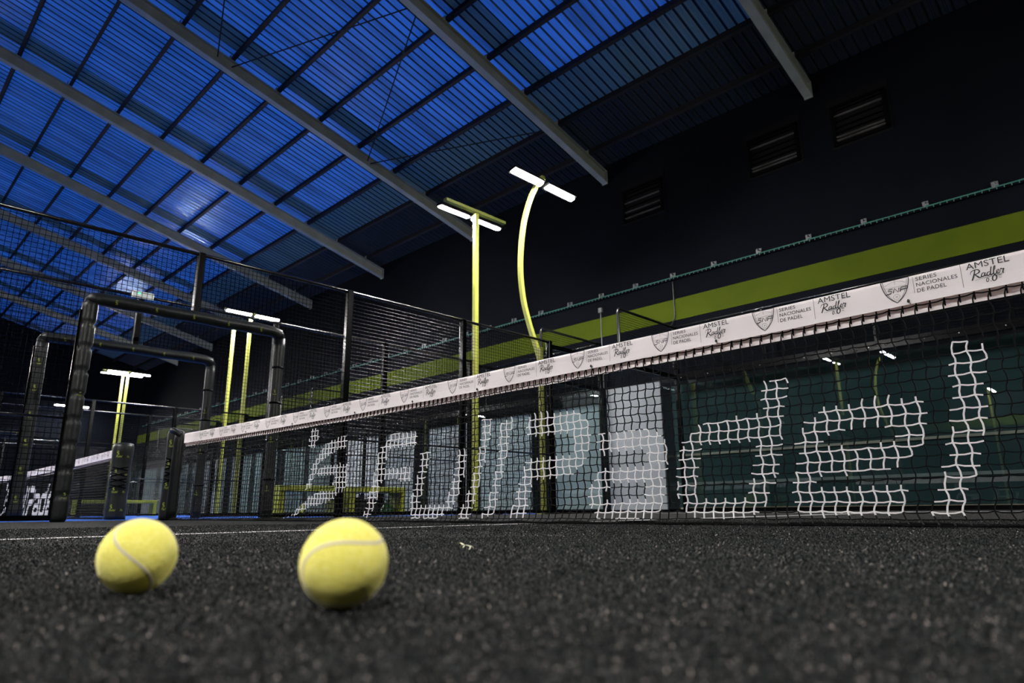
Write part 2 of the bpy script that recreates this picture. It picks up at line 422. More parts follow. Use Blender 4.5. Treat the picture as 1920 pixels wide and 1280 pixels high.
LETTER_POLYS = [[[1.963,0.597],[2.06,0.583],[2.013,0.309],[1.988,0.227],[1.961,0.146],[1.932,0.072],[1.917,0.038],[1.824,0.035],[1.844,0.074],[1.871,0.149],[1.897,0.233],[1.922,0.318]],
[[1.492,0.4],[1.545,0.428],[1.588,0.435],[1.677,0.44],[1.81,0.436],[1.851,0.411],[1.858,0.374],[1.852,0.331],[1.763,0.335],[1.629,0.339],[1.533,0.328],[1.451,0.324],[1.438,0.325],[1.457,0.377]],
[[1.76,0.344],[1.855,0.338],[1.846,0.292],[1.829,0.254],[1.788,0.257],[1.737,0.26],[1.754,0.299]],
[[1.422,0.309],[1.516,0.289],[1.624,0.268],[1.64,0.274],[1.744,0.282],[1.832,0.265],[1.79,0.221],[1.728,0.193],[1.605,0.184],[1.511,0.184],[1.405,0.195]],
[[1.457,0.377],[1.542,0.369],[1.532,0.322],[1.515,0.284],[1.5,0.191],[1.485,0.174],[1.476,0.139],[1.46,0.107],[1.382,0.109],[1.39,0.143],[1.402,0.195],[1.421,0.256],[1.436,0.325]],
[[1.383,0.122],[1.459,0.14],[1.767,0.132],[1.774,0.112],[1.758,0.07],[1.743,0.034],[1.413,0.033],[1.391,0.074]],
[[1.313,0.551],[1.411,0.563],[1.374,0.368],[1.357,0.284],[1.342,0.228],[1.324,0.169],[1.305,0.13],[1.284,0.091],[1.198,0.092],[1.221,0.142],[1.245,0.213],[1.262,0.274],[1.286,0.376],[1.299,0.48]],
[[0.942,0.339],[0.962,0.365],[1.016,0.401],[1.072,0.418],[1.209,0.422],[1.379,0.425],[1.367,0.324],[1.176,0.318],[1.021,0.316],[0.94,0.312]],
[[0.923,0.323],[1.025,0.329],[1.018,0.276],[1.004,0.235],[0.989,0.203],[0.983,0.134],[0.992,0.099],[0.89,0.101],[0.901,0.185],[0.907,0.251]],
[[0.896,0.118],[0.966,0.113],[1.189,0.112],[1.296,0.11],[1.277,0.071],[1.236,0.039],[1.191,0.029],[0.959,0.029],[0.925,0.063]],
[[0.487,0.422],[0.585,0.411],[0.683,0.417],[0.771,0.414],[0.816,0.398],[0.852,0.358],[0.858,0.318],[0.765,0.319],[0.626,0.318],[0.478,0.314],[0.483,0.396]],
[[0.756,0.329],[0.861,0.322],[0.86,0.279],[0.848,0.24],[0.836,0.206],[0.829,0.167],[0.821,0.132],[0.818,0.094],[0.73,0.095],[0.735,0.138],[0.74,0.174],[0.75,0.213],[0.755,0.253],[0.757,0.281]],
[[0.483,0.244],[0.534,0.254],[0.623,0.26],[0.756,0.257],[0.851,0.246],[0.838,0.202],[0.742,0.194],[0.702,0.175],[0.612,0.176],[0.566,0.178],[0.529,0.164],[0.445,0.201]],
[[0.416,0.167],[0.443,0.205],[0.529,0.202],[0.529,0.164],[0.498,0.13],[0.488,0.097],[0.481,0.062],[0.433,0.062],[0.41,0.098],[0.408,0.132]],
[[0.41,0.1],[0.521,0.109],[0.612,0.095],[0.648,0.108],[0.778,0.102],[0.819,0.102],[0.814,0.062],[0.782,0.031],[0.753,0.027],[0.479,0.027],[0.43,0.062]],
[[0.039,0.555],[0.354,0.552],[0.372,0.544],[0.427,0.48],[0.442,0.429],[0.271,0.435],[0.164,0.439],[0.019,0.451],[0.013,0.471],[0.03,0.514]],
[[0.326,0.458],[0.443,0.447],[0.44,0.393],[0.42,0.323],[0.389,0.276],[0.319,0.275],[0.329,0.329],[0.341,0.392]],
[[-0.011,0.278],[0.023,0.329],[0.064,0.336],[0.267,0.328],[0.42,0.323],[0.389,0.276],[0.323,0.234],[0.164,0.223],[0.087,0.226],[-0.026,0.235]],
[[-0.005,0.282],[0.069,0.279],[0.054,0.222],[0.026,0.129],[-0.003,0.031],[-0.121,0.028],[-0.083,0.102],[-0.054,0.178]],
[[-0.33,0.57],[-0.245,0.561],[-0.276,0.439],[-0.314,0.318],[-0.352,0.197],[-0.397,0.097],[-0.425,0.026],[-0.523,0.026],[-0.476,0.118],[-0.43,0.199],[-0.375,0.321],[-0.345,0.444]],
[[-0.173,0.554],[-0.076,0.553],[-0.091,0.495],[-0.121,0.407],[-0.151,0.319],[-0.176,0.241],[-0.202,0.153],[-0.235,0.031],[-0.328,0.031],[-0.283,0.115],[-0.249,0.194],[-0.216,0.293],[-0.193,0.433]],
[[-0.883,0.417],[-0.794,0.418],[-0.802,0.358],[-0.828,0.288],[-0.845,0.217],[-0.872,0.141],[-0.88,0.088],[-0.969,0.089],[-0.971,0.131],[-0.948,0.184],[-0.921,0.243],[-0.899,0.315]],
[[-0.97,0.101],[-0.846,0.105],[-0.686,0.106],[-0.573,0.105],[-0.573,0.085],[-0.621,0.058],[-0.656,0.038],[-0.693,0.025],[-0.936,0.025],[-0.968,0.056]],
[[-0.538,0.412],[-0.449,0.409],[-0.467,0.317],[-0.488,0.239],[-0.504,0.195],[-0.521,0.162],[-0.543,0.127],[-0.573,0.088],[-0.658,0.097],[-0.632,0.137],[-0.605,0.17],[-0.584,0.215],[-0.563,0.276],[-0.546,0.344]],
[[-1.213,0.559],[-0.908,0.552],[-0.922,0.506],[-0.935,0.461],[-1.108,0.461],[-1.235,0.46],[-1.25,0.435],[-1.329,0.43],[-1.315,0.475],[-1.266,0.508]],
[[-1.336,0.44],[-1.233,0.44],[-1.256,0.358],[-1.257,0.281],[-1.283,0.243],[-1.311,0.238],[-1.311,0.168],[-1.349,0.13],[-1.374,0.08],[-1.422,0.032],[-1.505,0.032],[-1.473,0.074],[-1.449,0.151],[-1.407,0.215],[-1.378,0.299],[-1.354,0.369]],
[[-1.38,0.328],[-1.255,0.332],[-1.101,0.334],[-0.965,0.337],[-0.968,0.272],[-0.997,0.24],[-1.054,0.242],[-1.098,0.268],[-1.399,0.27]],
[[-2.238,0.684],[-2.14,0.675],[-2.145,0.596],[-2.169,0.553],[-2.279,0.535],[-2.275,0.614]],
[[-2.077,0.517],[-2.004,0.56],[-1.807,0.591],[-1.741,0.593],[-1.733,0.508],[-1.866,0.503],[-1.966,0.47],[-2.082,0.437],[-2.136,0.403],[-2.138,0.363],[-2.186,0.328],[-2.203,0.292],[-2.205,0.252],[-2.315,0.226],[-2.314,0.219],[-2.271,0.295],[-2.246,0.335],[-2.236,0.371],[-2.196,0.414],[-2.156,0.448],[-2.118,0.49]],
[[-2.146,0.367],[-2.021,0.401],[-1.896,0.401],[-1.789,0.403],[-1.722,0.396],[-1.717,0.272],[-1.742,0.197],[-1.822,0.206],[-1.907,0.25],[-1.881,0.319],[-1.998,0.324],[-2.134,0.326]],
[[-2.303,0.141],[-2.227,0.187],[-2.042,0.219],[-1.849,0.214],[-1.852,0.172],[-1.963,0.136],[-2.187,0.107],[-2.332,0.076],[-2.39,0.05],[-2.606,0.009],[-2.452,0.051],[-2.411,0.087],[-2.353,0.116]]]

# ------------------------------------------------------------------ the setting
X0, X1 = -42.7, 9.0
def structure(name, mb, m, smooth=False, label=None):
    o = mb.build(name, m, None, smooth); tag(o, kind='structure', label=label); return o
def slab(name, lo, hi, m, label=None):
    return structure(name, MB().box(lo, hi), m, label=label)
slab('floor', (X0-0.3, -21.2, -0.30), (X1+0.3, 10.9, -0.02), M['concrete'], 'dark concrete floor under and between the courts')
slab('floor_turf', (-5.9, -10.2, -0.02), (X1, 10.2, 0.0), M['turf'], 'black sanded turf of the near court')
slab('floor_blue_turf', (X0+0.2, -10.2, -0.02), (-6.6, 10.2, -0.004), M['blue_turf'], 'bright blue turf of the courts beyond the black one')
slab('wall_back', (X0-0.3, Y_WALL, -0.02), (X1+0.3, Y_WALL+0.3, 9.0), M['wall'], 'tall dark navy long wall behind the courts')
slab('wall_left', (X0-0.3, -21.0, -0.02), (X0, Y_WALL, 12.6), M['wall'], 'dark gable wall at the far end of the hall')
slab('wall_right', (X1, -21.0, -0.02), (X1+0.3, Y_WALL, 12.6), M['wall'])
slab('wall_front', (X0-0.3, -21.3, -0.02), (X1+0.3, -21.0, 9.0), M['wall'])
slab('trim_1', (X0, Y_WALL-0.012, 4.205), (X1, Y_WALL+0.002, 4.70), M['stripe'], 'lime yellow band painted along the navy long wall')
slab('trim_2', (X0, -21.002, 4.205), (X1, -20.988, 4.70), M['stripe'])
slab('trim_3', (-5.35, Y_WALL-0.010, 0.0), (X1, Y_WALL+0.002, 2.72), M['lower_wall'], 'dark green lower wall seen through the near glass')
slab('trim_4', (-5.3, Y_WALL-0.035, 1.155), (X1, Y_WALL-0.008, 1.20), M['rail_beige'], 'pale horizontal rail on the lower wall behind the glass')
slab('trim_5', (-5.3, Y_WALL-0.030, 0.545), (X1, Y_WALL-0.008, 0.60), M['rail_grey'], 'grey horizontal rail low on the wall behind the glass')
slab('baseboard_back', (-5.3, Y_WALL-0.040, 0.0), (X1, Y_WALL-0.008, 0.085), M['rail_orange'], 'tan board at the foot of the wall behind the glass')
# grey wall panels and door behind the neighbouring courts
px = -7.35; n = 0
while px > X0 + 3:
    wd = 1.95 if n % 3 else 1.55
    slab('trim_%d' % (6+n), (px-wd, Y_WALL-0.03, 0.0), (px, Y_WALL+0.002, 2.55), M['grey_panel'], 'light grey panel low on the long wall behind the farther courts')
    px -= wd + (0.42 if n % 2 else 0.75); n += 1
d = slab('door_1', (-7.12, Y_WALL-0.05, 0.0), (-5.62, Y_WALL+0.002, 2.86), M['door_paint'], 'pale grey door leaf in the long wall between the two courts')
# ceiling: corrugated sheets, rib by rib
def sheet(name, xa, xb, ya, yb, mats, label):
    mb = MB(); P = 0.20
    k0 = math.ceil(xa/P - 1e-6); k1 = math.floor(xb/P + 1e-6)
    prof = [(xa, 0, 0)]
    for k in range(k0, k1+1):
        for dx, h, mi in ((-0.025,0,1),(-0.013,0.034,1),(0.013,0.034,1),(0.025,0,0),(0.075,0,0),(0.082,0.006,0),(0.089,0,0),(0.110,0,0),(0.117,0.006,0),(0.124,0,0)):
            x = k*P + dx
            if xa < x < xb: prof.append((x, h, mi))
    prof.append((xb, 0, 0))
    off = 0.33 + 0.172
    a = len(prof)
    vs = [(x, ya, roof_z(ya, off)+h) for x, h, _ in prof] + [(x, yb, roof_z(yb, off)+h) for x, h, _ in prof]
    for i in range(a-1):
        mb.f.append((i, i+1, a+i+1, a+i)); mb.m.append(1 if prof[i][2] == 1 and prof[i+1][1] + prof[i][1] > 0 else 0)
    mb.v = vs
    o = mb.build(name, mats); tag(o, label, kind='structure'); return o
RAFTERS = [3.42, -1.75, -6.97, -12.13, -17.02, -22.17, -27.30, -32.42, -37.3]
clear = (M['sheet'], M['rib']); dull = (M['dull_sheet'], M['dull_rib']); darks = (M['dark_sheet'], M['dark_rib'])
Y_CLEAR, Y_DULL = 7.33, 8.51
for i, xr in enumerate(RAFTERS[1:] + [X0]):
    xl = xr; xrgt = RAFTERS[i]
    if i > 0:
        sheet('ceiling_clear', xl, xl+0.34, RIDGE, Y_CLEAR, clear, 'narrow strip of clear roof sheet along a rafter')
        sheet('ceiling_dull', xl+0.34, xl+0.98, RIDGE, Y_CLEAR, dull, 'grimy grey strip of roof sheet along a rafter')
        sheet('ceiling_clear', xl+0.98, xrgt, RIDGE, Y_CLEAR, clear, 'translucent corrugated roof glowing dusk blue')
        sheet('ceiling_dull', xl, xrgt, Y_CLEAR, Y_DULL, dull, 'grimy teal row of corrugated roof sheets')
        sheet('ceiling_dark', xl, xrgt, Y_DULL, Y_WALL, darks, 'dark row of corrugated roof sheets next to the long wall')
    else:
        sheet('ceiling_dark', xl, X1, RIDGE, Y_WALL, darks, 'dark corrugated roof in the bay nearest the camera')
zr = roof_z(RIDGE, 0.502)
structure('ceiling_front_slope', MB().add([(X0,RIDGE,zr),(X1,RIDGE,zr),(X1,-21.0,zr-0.255*15.7),(X0,-21.0,zr-0.255*15.7)], [(0,1,2,3)]), M['dark_rib'])

# ------------------------------------------------------------------ rafters, purlins, bracing
ORD = ['first','second','third','fourth','fifth','sixth','seventh','eighth','ninth','tenth','eleventh','twelfth','thirteenth','fourteenth','fifteenth']
def rafter(x):
    wf, h, tf, tw = 0.17, 0.33, 0.018, 0.012
    prof = [(-wf/2,0),(wf/2,0),(wf/2,tf),(tw/2,tf),(tw/2,h-tf),(wf/2,h-tf),(wf/2,h),(-wf/2,h),(-wf/2,h-tf),(-tw/2,h-tf),(-tw/2,tf),(-wf/2,tf)]
    mb = MB()
    mb.extrude(prof, lambda a, b: (a, RIDGE, roof_z(RIDGE)+b), lambda a, b: (a, Y_WALL-0.01, roof_z(Y_WALL)+b))
    o = mb.build('rafter', M['rafter'])
    o.location.x = x + wf/2
    # web plates where the purlins sit, end plate on the wall
    ep = MB().box((-wf/2, Y_WALL-0.03, roof_z(Y_WALL)-0.03), (wf/2, Y_WALL-0.002, roof_z(Y_WALL)+h)).build('end_plate', M['rafter'], o)
    y = 9.69
    while y > RIDGE:
        z = roof_z(y, h)
        MB().box((0.0, y-0.068, z), (0.085, y-0.054, z+0.12)).build('cleat', M['rafter'], o)
        y -= 1.18
    return o
r0 = None
for i, x in enumerate(RAFTERS):
    lab = 'pale grey steel rafter under the roof, %s from the right' % ORD[max(i-1,0)] if i else 'pale grey steel rafter just right of the picture above the camera'
    if r0 is None: o = r0 = rafter(x)
    else: o = copy_tree(r0); o.location.x = x + 0.085
    tag(o, lab, 'rafter', 'roof rafters')
y = 9.69; k = 0; p0 = None
while y > RIDGE + 0.2:
    if p0 is None:
        prof = [(-0.042,0),(0.042,0),(0.042,0.022),(0.036,0.022),(0.036,0.006),(-0.036,0.006),(-0.036,0.157),(0.036,0.157),(0.036,0.141),(0.042,0.141),(0.042,0.163),(-0.042,0.163)]
        mb = MB().extrude(prof, lambda a, b: (X0, a, b), lambda a, b: (X1, a, b))
        o = p0 = mb.build('purlin', M['purlin'])
    else:
        o = p0.copy(); COL.objects.link(o)
    o.location = (0, y, roof_z(y, 0.334)); o.rotation_euler = (-math.atan(0.255), 0, 0)
    tag(o, 'dark steel purlin under the corrugated roof, %s up from the long wall' % ORD[k], 'purlin', 'roof purlins')
    y -= 1.18; k += 1
def rod(p, q, label):
    mb = MB().tube([p, q], 0.015, 6); o = mb.build('brace_rod', M['purlin'])
    tag(o, label, 'brace rod', 'roof brace rods'); return o
xa, xb = -11.98, -6.96
rod((xa, 6.45, roof_z(6.45,.16)), (xb, 4.32, roof_z(4.32,.16)), 'thin dark brace rod rising steeply left of the brightest lamp')
rod((xa, 6.55, roof_z(6.55,.14)), (xb, 8.28, roof_z(8.28,.14)), 'thin dark brace rod running low across the bay above the lamps')
rod((xa, 2.25, roof_z(2.25,.16)), (xb, 0.6, roof_z(0.6,.16)), 'thin dark brace rod near the top edge left of the long rafter')
rod((xa, 2.6, roof_z(2.6,.14)), (xb, 4.20, roof_z(4.2,.14)), 'thin dark brace rod sloping up to the second rafter at the top')

# ------------------------------------------------------------------ long wall fittings
nr = thing('wall_netting_rail', 'thin green netting cable on clips along the navy wall above the lime band', 'rail', (0, Y_WALL, 5.19))
MB().tube([(X0+1, -0.11, 0), (X1, -0.11, 0)], 0.012, 6).build('cable', M['net_green'], nr)
hk = MB(); x = X0+1.05
while x < X1:
    hk.box((x-0.006, -0.118, -0.045), (x+0.006, -0.104, 0.012)); x += 0.102
tag(hk.build('netting_edge', M['net_green'], nr), kind='stuff')
x = 1.06; cl0 = None; cnt = 0
while x > X0 + 1:
    mb = MB().box((x-0.018, -0.125, -0.015), (x+0.018, -0.112, 0.11)).box((x-0.018, -0.125, 0.095), (x+0.018, 0.0, 0.11)).box((x-0.05, -0.01, 0.06), (x+0.05, 0.0, 0.14))
    mb.build('clip', M['galv'], nr)
    x -= 1.025
VENTS = [(-6.30,-5.28,'nearest the bright curved lamp'), (-2.99,-2.03,'just left of the rightmost rafter end'), (-1.24,-0.36,'right of the rightmost rafter end')]
for i, (a, b, w_) in enumerate(VENTS):
    t = thing('louvre_vent', 'dark louvred wall vent with pale slats, ' + w_, 'vent', ((a+b)/2, Y_WALL, 7.05), 'wall vents')
    hw = (b-a)/2
    MB().box((-hw-0.12, -0.012, -0.15), (hw+0.12, 0.002, 0.95)).build('back_plate', M['vent_dark'], t)
    fr = MB()
    for q in (((-hw-0.06,-0.05,-0.06),(-hw,0,0.75)),((hw,-0.05,-0.06),(hw+0.06,0,0.75)),((-hw-0.06,-0.05,0.72),(hw+0.06,0,0.78)),((-hw-0.06,-0.05,-0.09),(hw+0.06,0,-0.03))): fr.box(*q)
    fr.build('frame', M['vent_slat_dark'], t)
    for j, z in enumerate((0.02, 0.09, 0.18, 0.29, 0.42, 0.55, 0.66)):
        pale = j in (0, 1, 5) if i else j in (0, 2, 4)  # these slats carry painted light, the others stay dark
        th = 0.006 if pale else 0.010
        s = MB().bar((-hw, -0.035, z), (hw, -0.035, z), 0.05, th, up=(0,0.2,1)).build('slat', M['vent_slat'] if pale else M['vent_slat_dark'], t)
c = thing('conduit', 'thin grey conduit with a junction box on the wall above the corner post', 'conduit', (-7.19, Y_WALL-0.04, 2.9))
MB().tube([(0,0,0),(0,0,1.95)], 0.011, 8).build('pipe', M['galv'], c)
MB().box((-0.05,-0.03,1.93),(0.05,0.03,2.05)).build('junction_box', M['galv'], c)
pth = smooth3([(-5.11,Y_WALL-0.03,5.12),(-5.115,Y_WALL-0.03,4.6),(-5.12,Y_WALL-0.03,4.3),(-5.15,Y_WALL-0.10,4.13),(-5.12,Y_BACK+0.09,4.0)])
tag(MB().tube(pth, 0.014, 8).build('wall_cable', M['cable'], smooth=True), 'black cable hanging down the lime band to the glass corner', 'cable')

# ------------------------------------------------------------------ court fences (local frame: fence in the plane x = 0, running along y)
def mesh_panel(mb, y0, y1, z0, z1, pitch=0.05, r=0.0021, axis='y'):
    """welded wire mesh between two corners, both sets of wires"""
    def P(a, z, off):
        return (off, a, z) if axis == 'y' else (a, off, z)
    n = max(1, round((y1-y0)/pitch)); m = max(1, round((z1-z0)/pitch))
    for i in range(n+1):
        a = y0 + (y1-y0)*i/n
        mb.bar(P(a, z0, 0), P(a, z1, 0), 2*r, 2*r, up=(1,0,0), mi=1, caps=False)
    for j in range(m+1):
        z = z0 + (z1-z0)*j/m
        mb.bar(P(y0, z, 0.003), P(y1, z, 0.003), 2*r, 2*r, up=(1,0,1) if axis == 'y' else (0,1,1), caps=False)

POST_Y = [-5.90, -3.91, -1.92, 1.92, 3.915, 5.90]
def side_fence(label):
    t = thing('court_side_fence', label, 'fence')
    for y in POST_Y:
        s = 0.04
        MB().box((-s, y-s, 0), (s, y+s, FENCE_H-0.001)).build('post', M['black_steel'], t, bevel=0.006)
    MB().box((-0.035, -0.035, 2.21), (0.035, 0.035, FENCE_H-0.001)).build('stub_post', M['black_steel'], t, bevel=0.006)
    for a, b in ((-5.86,-1.06),(1.06,5.86)):
        MB().tube([(0.0,a,0.955),(0.0,b,0.955)], 0.013, 8).build('middle_rail', M['rail'], t, smooth=True)
        MB().box((-0.02,a,0.015),(0.02,b,0.06)).build('bottom_rail', M['black_steel'], t)
        mb = MB(); mesh_panel(mb, a, b, 0.06, 2.9); mb.build('wire_mesh', (M['wire'], M['wire_matt']), t)
    MB().tube([(0,-5.94,FENCE_H-0.022),(0,5.96,FENCE_H-0.022)], 0.022, 10).build('top_rail', M['rail'], t, smooth=True)
    mb = MB(); mesh_panel(mb, -1.0, 1.0, 2.22, 2.9); mb.build('wire_mesh', (M['wire'], M['wire_matt']), t)
    # glass end
    for a, b in ((5.955,7.965),(7.99,10.02)):
        MB().box((-0.006,a,0.05),(0.006,b,2.78)).build('glass_panel', M['glass'], t)
    MB().box((-0.03,5.945,0.0),(0.03,10.03,0.05)).build('glass_channel', M['black_steel'], t)
    MB().box((-0.025,5.94,2.78),(0.025,10.03,2.86)).build('glass_rail', M['black_steel'], t)
    MB().tube(smooth3([(0,7.985,2.86),(0,7.985,3.5),(0,7.985,3.86),(0,8.01,3.93),(0,8.06,TOP_H-0.022),(0,8.3,TOP_H-0.022),(0,9.2,TOP_H-0.022),(0,10.04,TOP_H-0.022)],4), 0.030, 8).build('upper_frame', M['rail'], t, smooth=True)
    mb = MB(); mesh_panel(mb, 8.0, 10.03, 2.87, TOP_H-0.04); mb.build('upper_mesh', (M['wire'], M['wire_matt']), t)
    return t
f0 = side_fence('near black wire fence with side glass, joining the laced door frame to the glass corner')
f0.location.x = -5.0
SIDE = {0: f0}
for x, lab in ((-7.07, 'black wire fence and side glass of the nearer blue court, standing behind the yellow benches'),
               (-17.07, 'black wire fence at the far side of the nearer blue court'),
               (-19.14, 'black wire fence of the second blue court, behind the far benches'),
               (-29.14, 'black wire fence at the far side of the second blue court'),
               (-31.21, 'black wire fence of the farthest blue court')):
    copy_tree(f0, (x, 0, 0), lab)

# ------------------------------------------------------------------ glass end walls (local x from 0 to 10)
def end_wall(label):
    t = thing('glass_end_wall', label, 'glass wall')
    for x in (0.0, 10.0):
        MB().box((x-0.045,-0.045,0),(x+0.045,0.045,TOP_H)).build('corner_post', M['black_steel'], t, bevel=0.006)
    for i in range(5):
        a, b = 2*i + (0.05 if i == 0 else 0.006), 2*i+2 - (0.05 if i == 4 else 0.006)
        MB().box((a,-0.006,0.07),(b,0.006,2.74)).build('glass_panel', M['glass'], t)
        mb = MB(); mesh_panel(mb, 2*i+0.03, 2*i+1.97, 2.90, TOP_H-0.04, axis='x'); mb.build('wire_mesh', (M['wire'], M['wire_matt']), t)
        if i: MB().box((2*i-0.02,0.008,2.86),(2*i+0.02,0.048,TOP_H-0.04)).build('mesh_post', M['black_steel'], t)
    MB().box((0.04,-0.03,2.735),(9.96,0.03,2.895)).build('glass_rail', M['black_steel'], t, bevel=0.005)
    MB().box((0.04,-0.03,0.0),(9.96,0.03,0.075)).build('glass_channel', M['black_steel'], t)
    MB().tube([(0,0,TOP_H-0.02),(10,0,TOP_H-0.02)], 0.02, 8).build('top_rail', M['rail'], t, smooth=True)
    for i in range(5):
        for dx in (0.12, 0.75, 1.25, 1.88):
            MB().tube([(2*i+dx,-0.030,2.80),(2*i+dx,-0.038,2.80)], 0.008, 10).build('bolt', M['bolt'], t, smooth=True)
    return t
e0 = end_wall('glass end wall behind the near net, with wire mesh on top')
e0.location = (-5.0, Y_BACK, 0)
for i, lab in ((1,'glass end wall of the nearer blue court, behind the yellow benches'), (2,'glass end wall of the second blue court, left of the near net post'), (3,'glass end wall of the farthest blue court')):
    copy_tree(e0, (COURT_X[i], Y_BACK, 0), lab)

# ------------------------------------------------------------------ printed marks on padding
def wrap_print(items, name, parent, place):
    """items: (verts2d, faces) lists already in surface coordinates; place maps (u, v) -> 3D"""
    mb = MB()
    for vs, fs in items: mb.add([place(u, v) for u, v in vs], fs)
    return mb.build(name, M['logo'], parent)
def word(s, u, v, w, h, shear=0.25, bold=0.01):
    vs, fs = text_tris(s, shear, bold)
    return ([(u + a*w, v + b*h) for a, b in vs], fs)
def emblem(u, v, s):
    """a curled two-leaf mark like the one on the padding"""
    a = stroke(smooth2([(u+0.9*s,v+1.6*s),(u+0.35*s,v+1.75*s),(u+0.1*s,v+1.2*s),(u+0.25*s,v+0.75*s),(u+0.7*s,v+0.7*s)]), 0.24*s)
    b = stroke(smooth2([(u+0.95*s,v+1.15*s),(u+0.55*s,v+1.15*s),(u+0.6*s,v+0.5*s),(u+0.95*s,v+0.5*s),(u+0.9*s,v+0.0*s),(u+0.2*s,v+0.05*s)]), 0.24*s)
    return [a, b]

# ------------------------------------------------------------------ padded door frames straddling the net (local origin on the fence line at the net)
def pad_profile(z0, z1, r, segs, deep):
    prof = []
    dz = (z1-z0)/segs
    for i in range(segs):
        for k in range(8):
            s = k/8
            rr = r*(1 - deep*(1 - min(1.0, 3.2*math.sin(math.pi*max(0.02, min(s, .98)))**0.8)))
            prof.append((rr, z0 + dz*(i+s)))
    prof.append((r*(1-deep), z1))
    return prof
def door_frame(label, segmented=True):
    t = thing('padded_door_frame', label, 'door frame')
    H = 2.125; r = 0.066
    near = MB()
    if segmented: near.lathe(pad_profile(0.0, H, r*1.08, 9, 0.30), 18, (0,-1.0,0))
    else: near.lathe([(r*1.25,0),(r*1.2,0.12),(r,0.22)] + [(r*(1+0.03*math.sin(z*9)), z) for z in [0.3+0.12*k for k in range(15)]] + [(r*.95,H)], 18, (0,-1.0,0))
    po = near.build('near_post', M['vinyl'], t, smooth=True)
    MB().bar((0.02,-1.075,0.03),(0.02,-1.075,H-0.1), 0.012, 0.02).build('lacing_strip', M['black_steel'], po)
    pts = [(0,-1.0,H-0.02),(0,-0.97,H+0.035),(0,-0.9,H+0.04)] + [(0,-0.7+0.2*k,H+0.04+0.004*math.sin(k*2.1)) for k in range(8)] + [(0,0.9,H+0.04),(0,0.97,H+0.02),(0,1.0,H-0.04)]
    be = MB().tube(pts, [r*1.02+0.003*math.sin(i*2.7) for i in range(len(pts))], 16, up=(1,0,0)).build('beam', M['vinyl'], t, smooth=True)
    fp = MB().lathe([(r*(0.95+0.05*math.sin(z*7.3)), z) for z in [0.0+0.11*k for k in range(20)]], 18, (0,1.0,0)).build('far_post', M['vinyl'], t, smooth=True)
    st = MB()
    for z in (0.42,0.86,1.30,1.72): st.lathe([(r*1.03,z),(r*1.05,z+0.012),(r*1.03,z+0.024)], 16, (0,1.0,0))
    st.build('strap', M['black_steel'], fp, smooth=True)
    rr = r*1.045
    def on_post(yc):
        return lambda u, v: (rr*math.cos(u/rr), yc + rr*math.sin(u/rr), v)
    # marks face the court (+x), turned a little to the camera
    its = []
    for k in range(6):
        its += emblem(-0.030, 0.24+0.32*k, 0.020)
        its.append(word('Padel', -0.045, 0.205+0.32*k, 0.05, 0.018))
    if segmented:
        its = [(([(u+0.03, v) for u, v in vs]), fs) for vs, fs in its]
    wrap_print(its, 'print', po, on_post(-1.0))
    its = []
    for k in range(3):
        its += emblem(-0.055, 0.33+0.55*k, 0.018); its.append(word('Padel', -0.07, 0.30+0.55*k, 0.05, 0.017))
    wrap_print(its, 'print', fp, on_post(1.0))
    its = []
    for k in range(5):
        its += emblem(-0.80+0.38*k, 0.0, 0.022)
    wrap_print(its, 'print', be, lambda u, v: (rr*1.07*math.cos((v-0.02)/rr-0.35), u, H+0.045+rr*1.07*math.sin((v-0.02)/rr-0.35)))
    return t
d0 = door_frame('black padded door frame with a bulging laced post, nearest the camera')
d0.location.x = -5.0
d1 = door_frame('black padded door frame of the nearer blue court, behind the laced one', False)
d1.location.x = -7.07
for x, lab in ((-19.14, 'black padded door frame of the second blue court, far back at left'),):
    copy_tree(d1, (x,0,0), lab)

# ------------------------------------------------------------------ net posts
def net_post(label, H=0.936, r=0.078, inner=True):
    t = thing('net_post', label, 'net post')
    MB().box((-0.09,-0.09,0),(0.09,0.09,0.012)).build('base_plate', M['black_steel'], t)
    po = MB().lathe([(r*1.05,0.005),(r,0.05)] + [(r*(1+0.035*math.sin(z*17)), z) for z in [0.1+0.06*k for k in range(13)]] + [(r*1.04,H-0.05),(r*0.95,H-0.012),(r*0.6,H)], 20, (-0.02,0,0)).build('pad', M['vinyl'], t, smooth=True)
    if inner: MB().lathe([(0.052,0.01),(0.055,0.1),(0.05,0.42),(0.056,0.5),(0.05,0.8),(0.045,H-0.03),(0.03,H-0.02)], 14, (0.095,0.0,0)).build('inner_pad', M['vinyl'], t, smooth=True)
    if inner: MB().tube(smooth3([(0.0,-0.05,H-0.02),(0.06,-0.06,H-0.01),(0.12,-0.05,H-0.035),(0.15,-0.01,H-0.07)],4), [0.028]*13, 8).build('top_cloth', M['vinyl'], t, smooth=True)
    lc = MB()
    for k in range(4):
        z = 0.40 + 0.07*k
        for s in (-1,1):
            pts = []
            for q in range(9):
                a = -1.25 + 1.7*q/8
                pts.append((-0.02 + (r+0.006)*math.cos(a), (r+0.006)*math.sin(a), z + s*(0.045*(q/8-0.5))))
            lc.tube(pts, 0.007, 6)
    lc.build('lacing', M['black_steel'], t, smooth=True)
    its = []
    rr = r*1.06
    for k in range(4):
        v = 0.10 + 0.215*k
        its += emblem(-0.06, v+0.035, 0.024)
        its.append(word('Padel', -0.065, v, 0.068, 0.026))
        its.append(word('Fu', 0.055, v, 0.03, 0.026))
    a0 = -0.30
    wrap_print(its, 'print', po, lambda u, v: (-0.02 + rr*math.cos(a0+u/rr), rr*math.sin(a0+u/rr), v))
    return t
n0 = net_post('black padded net post of the near court at the end of the white tape')
n0.location = (-5.165+0.02, 0, 0)
n1 = net_post('broad black padded net post of the nearer blue court, printed in lime', 0.93, 0.115, False)
n1.location = (-6.945, 0, 0)
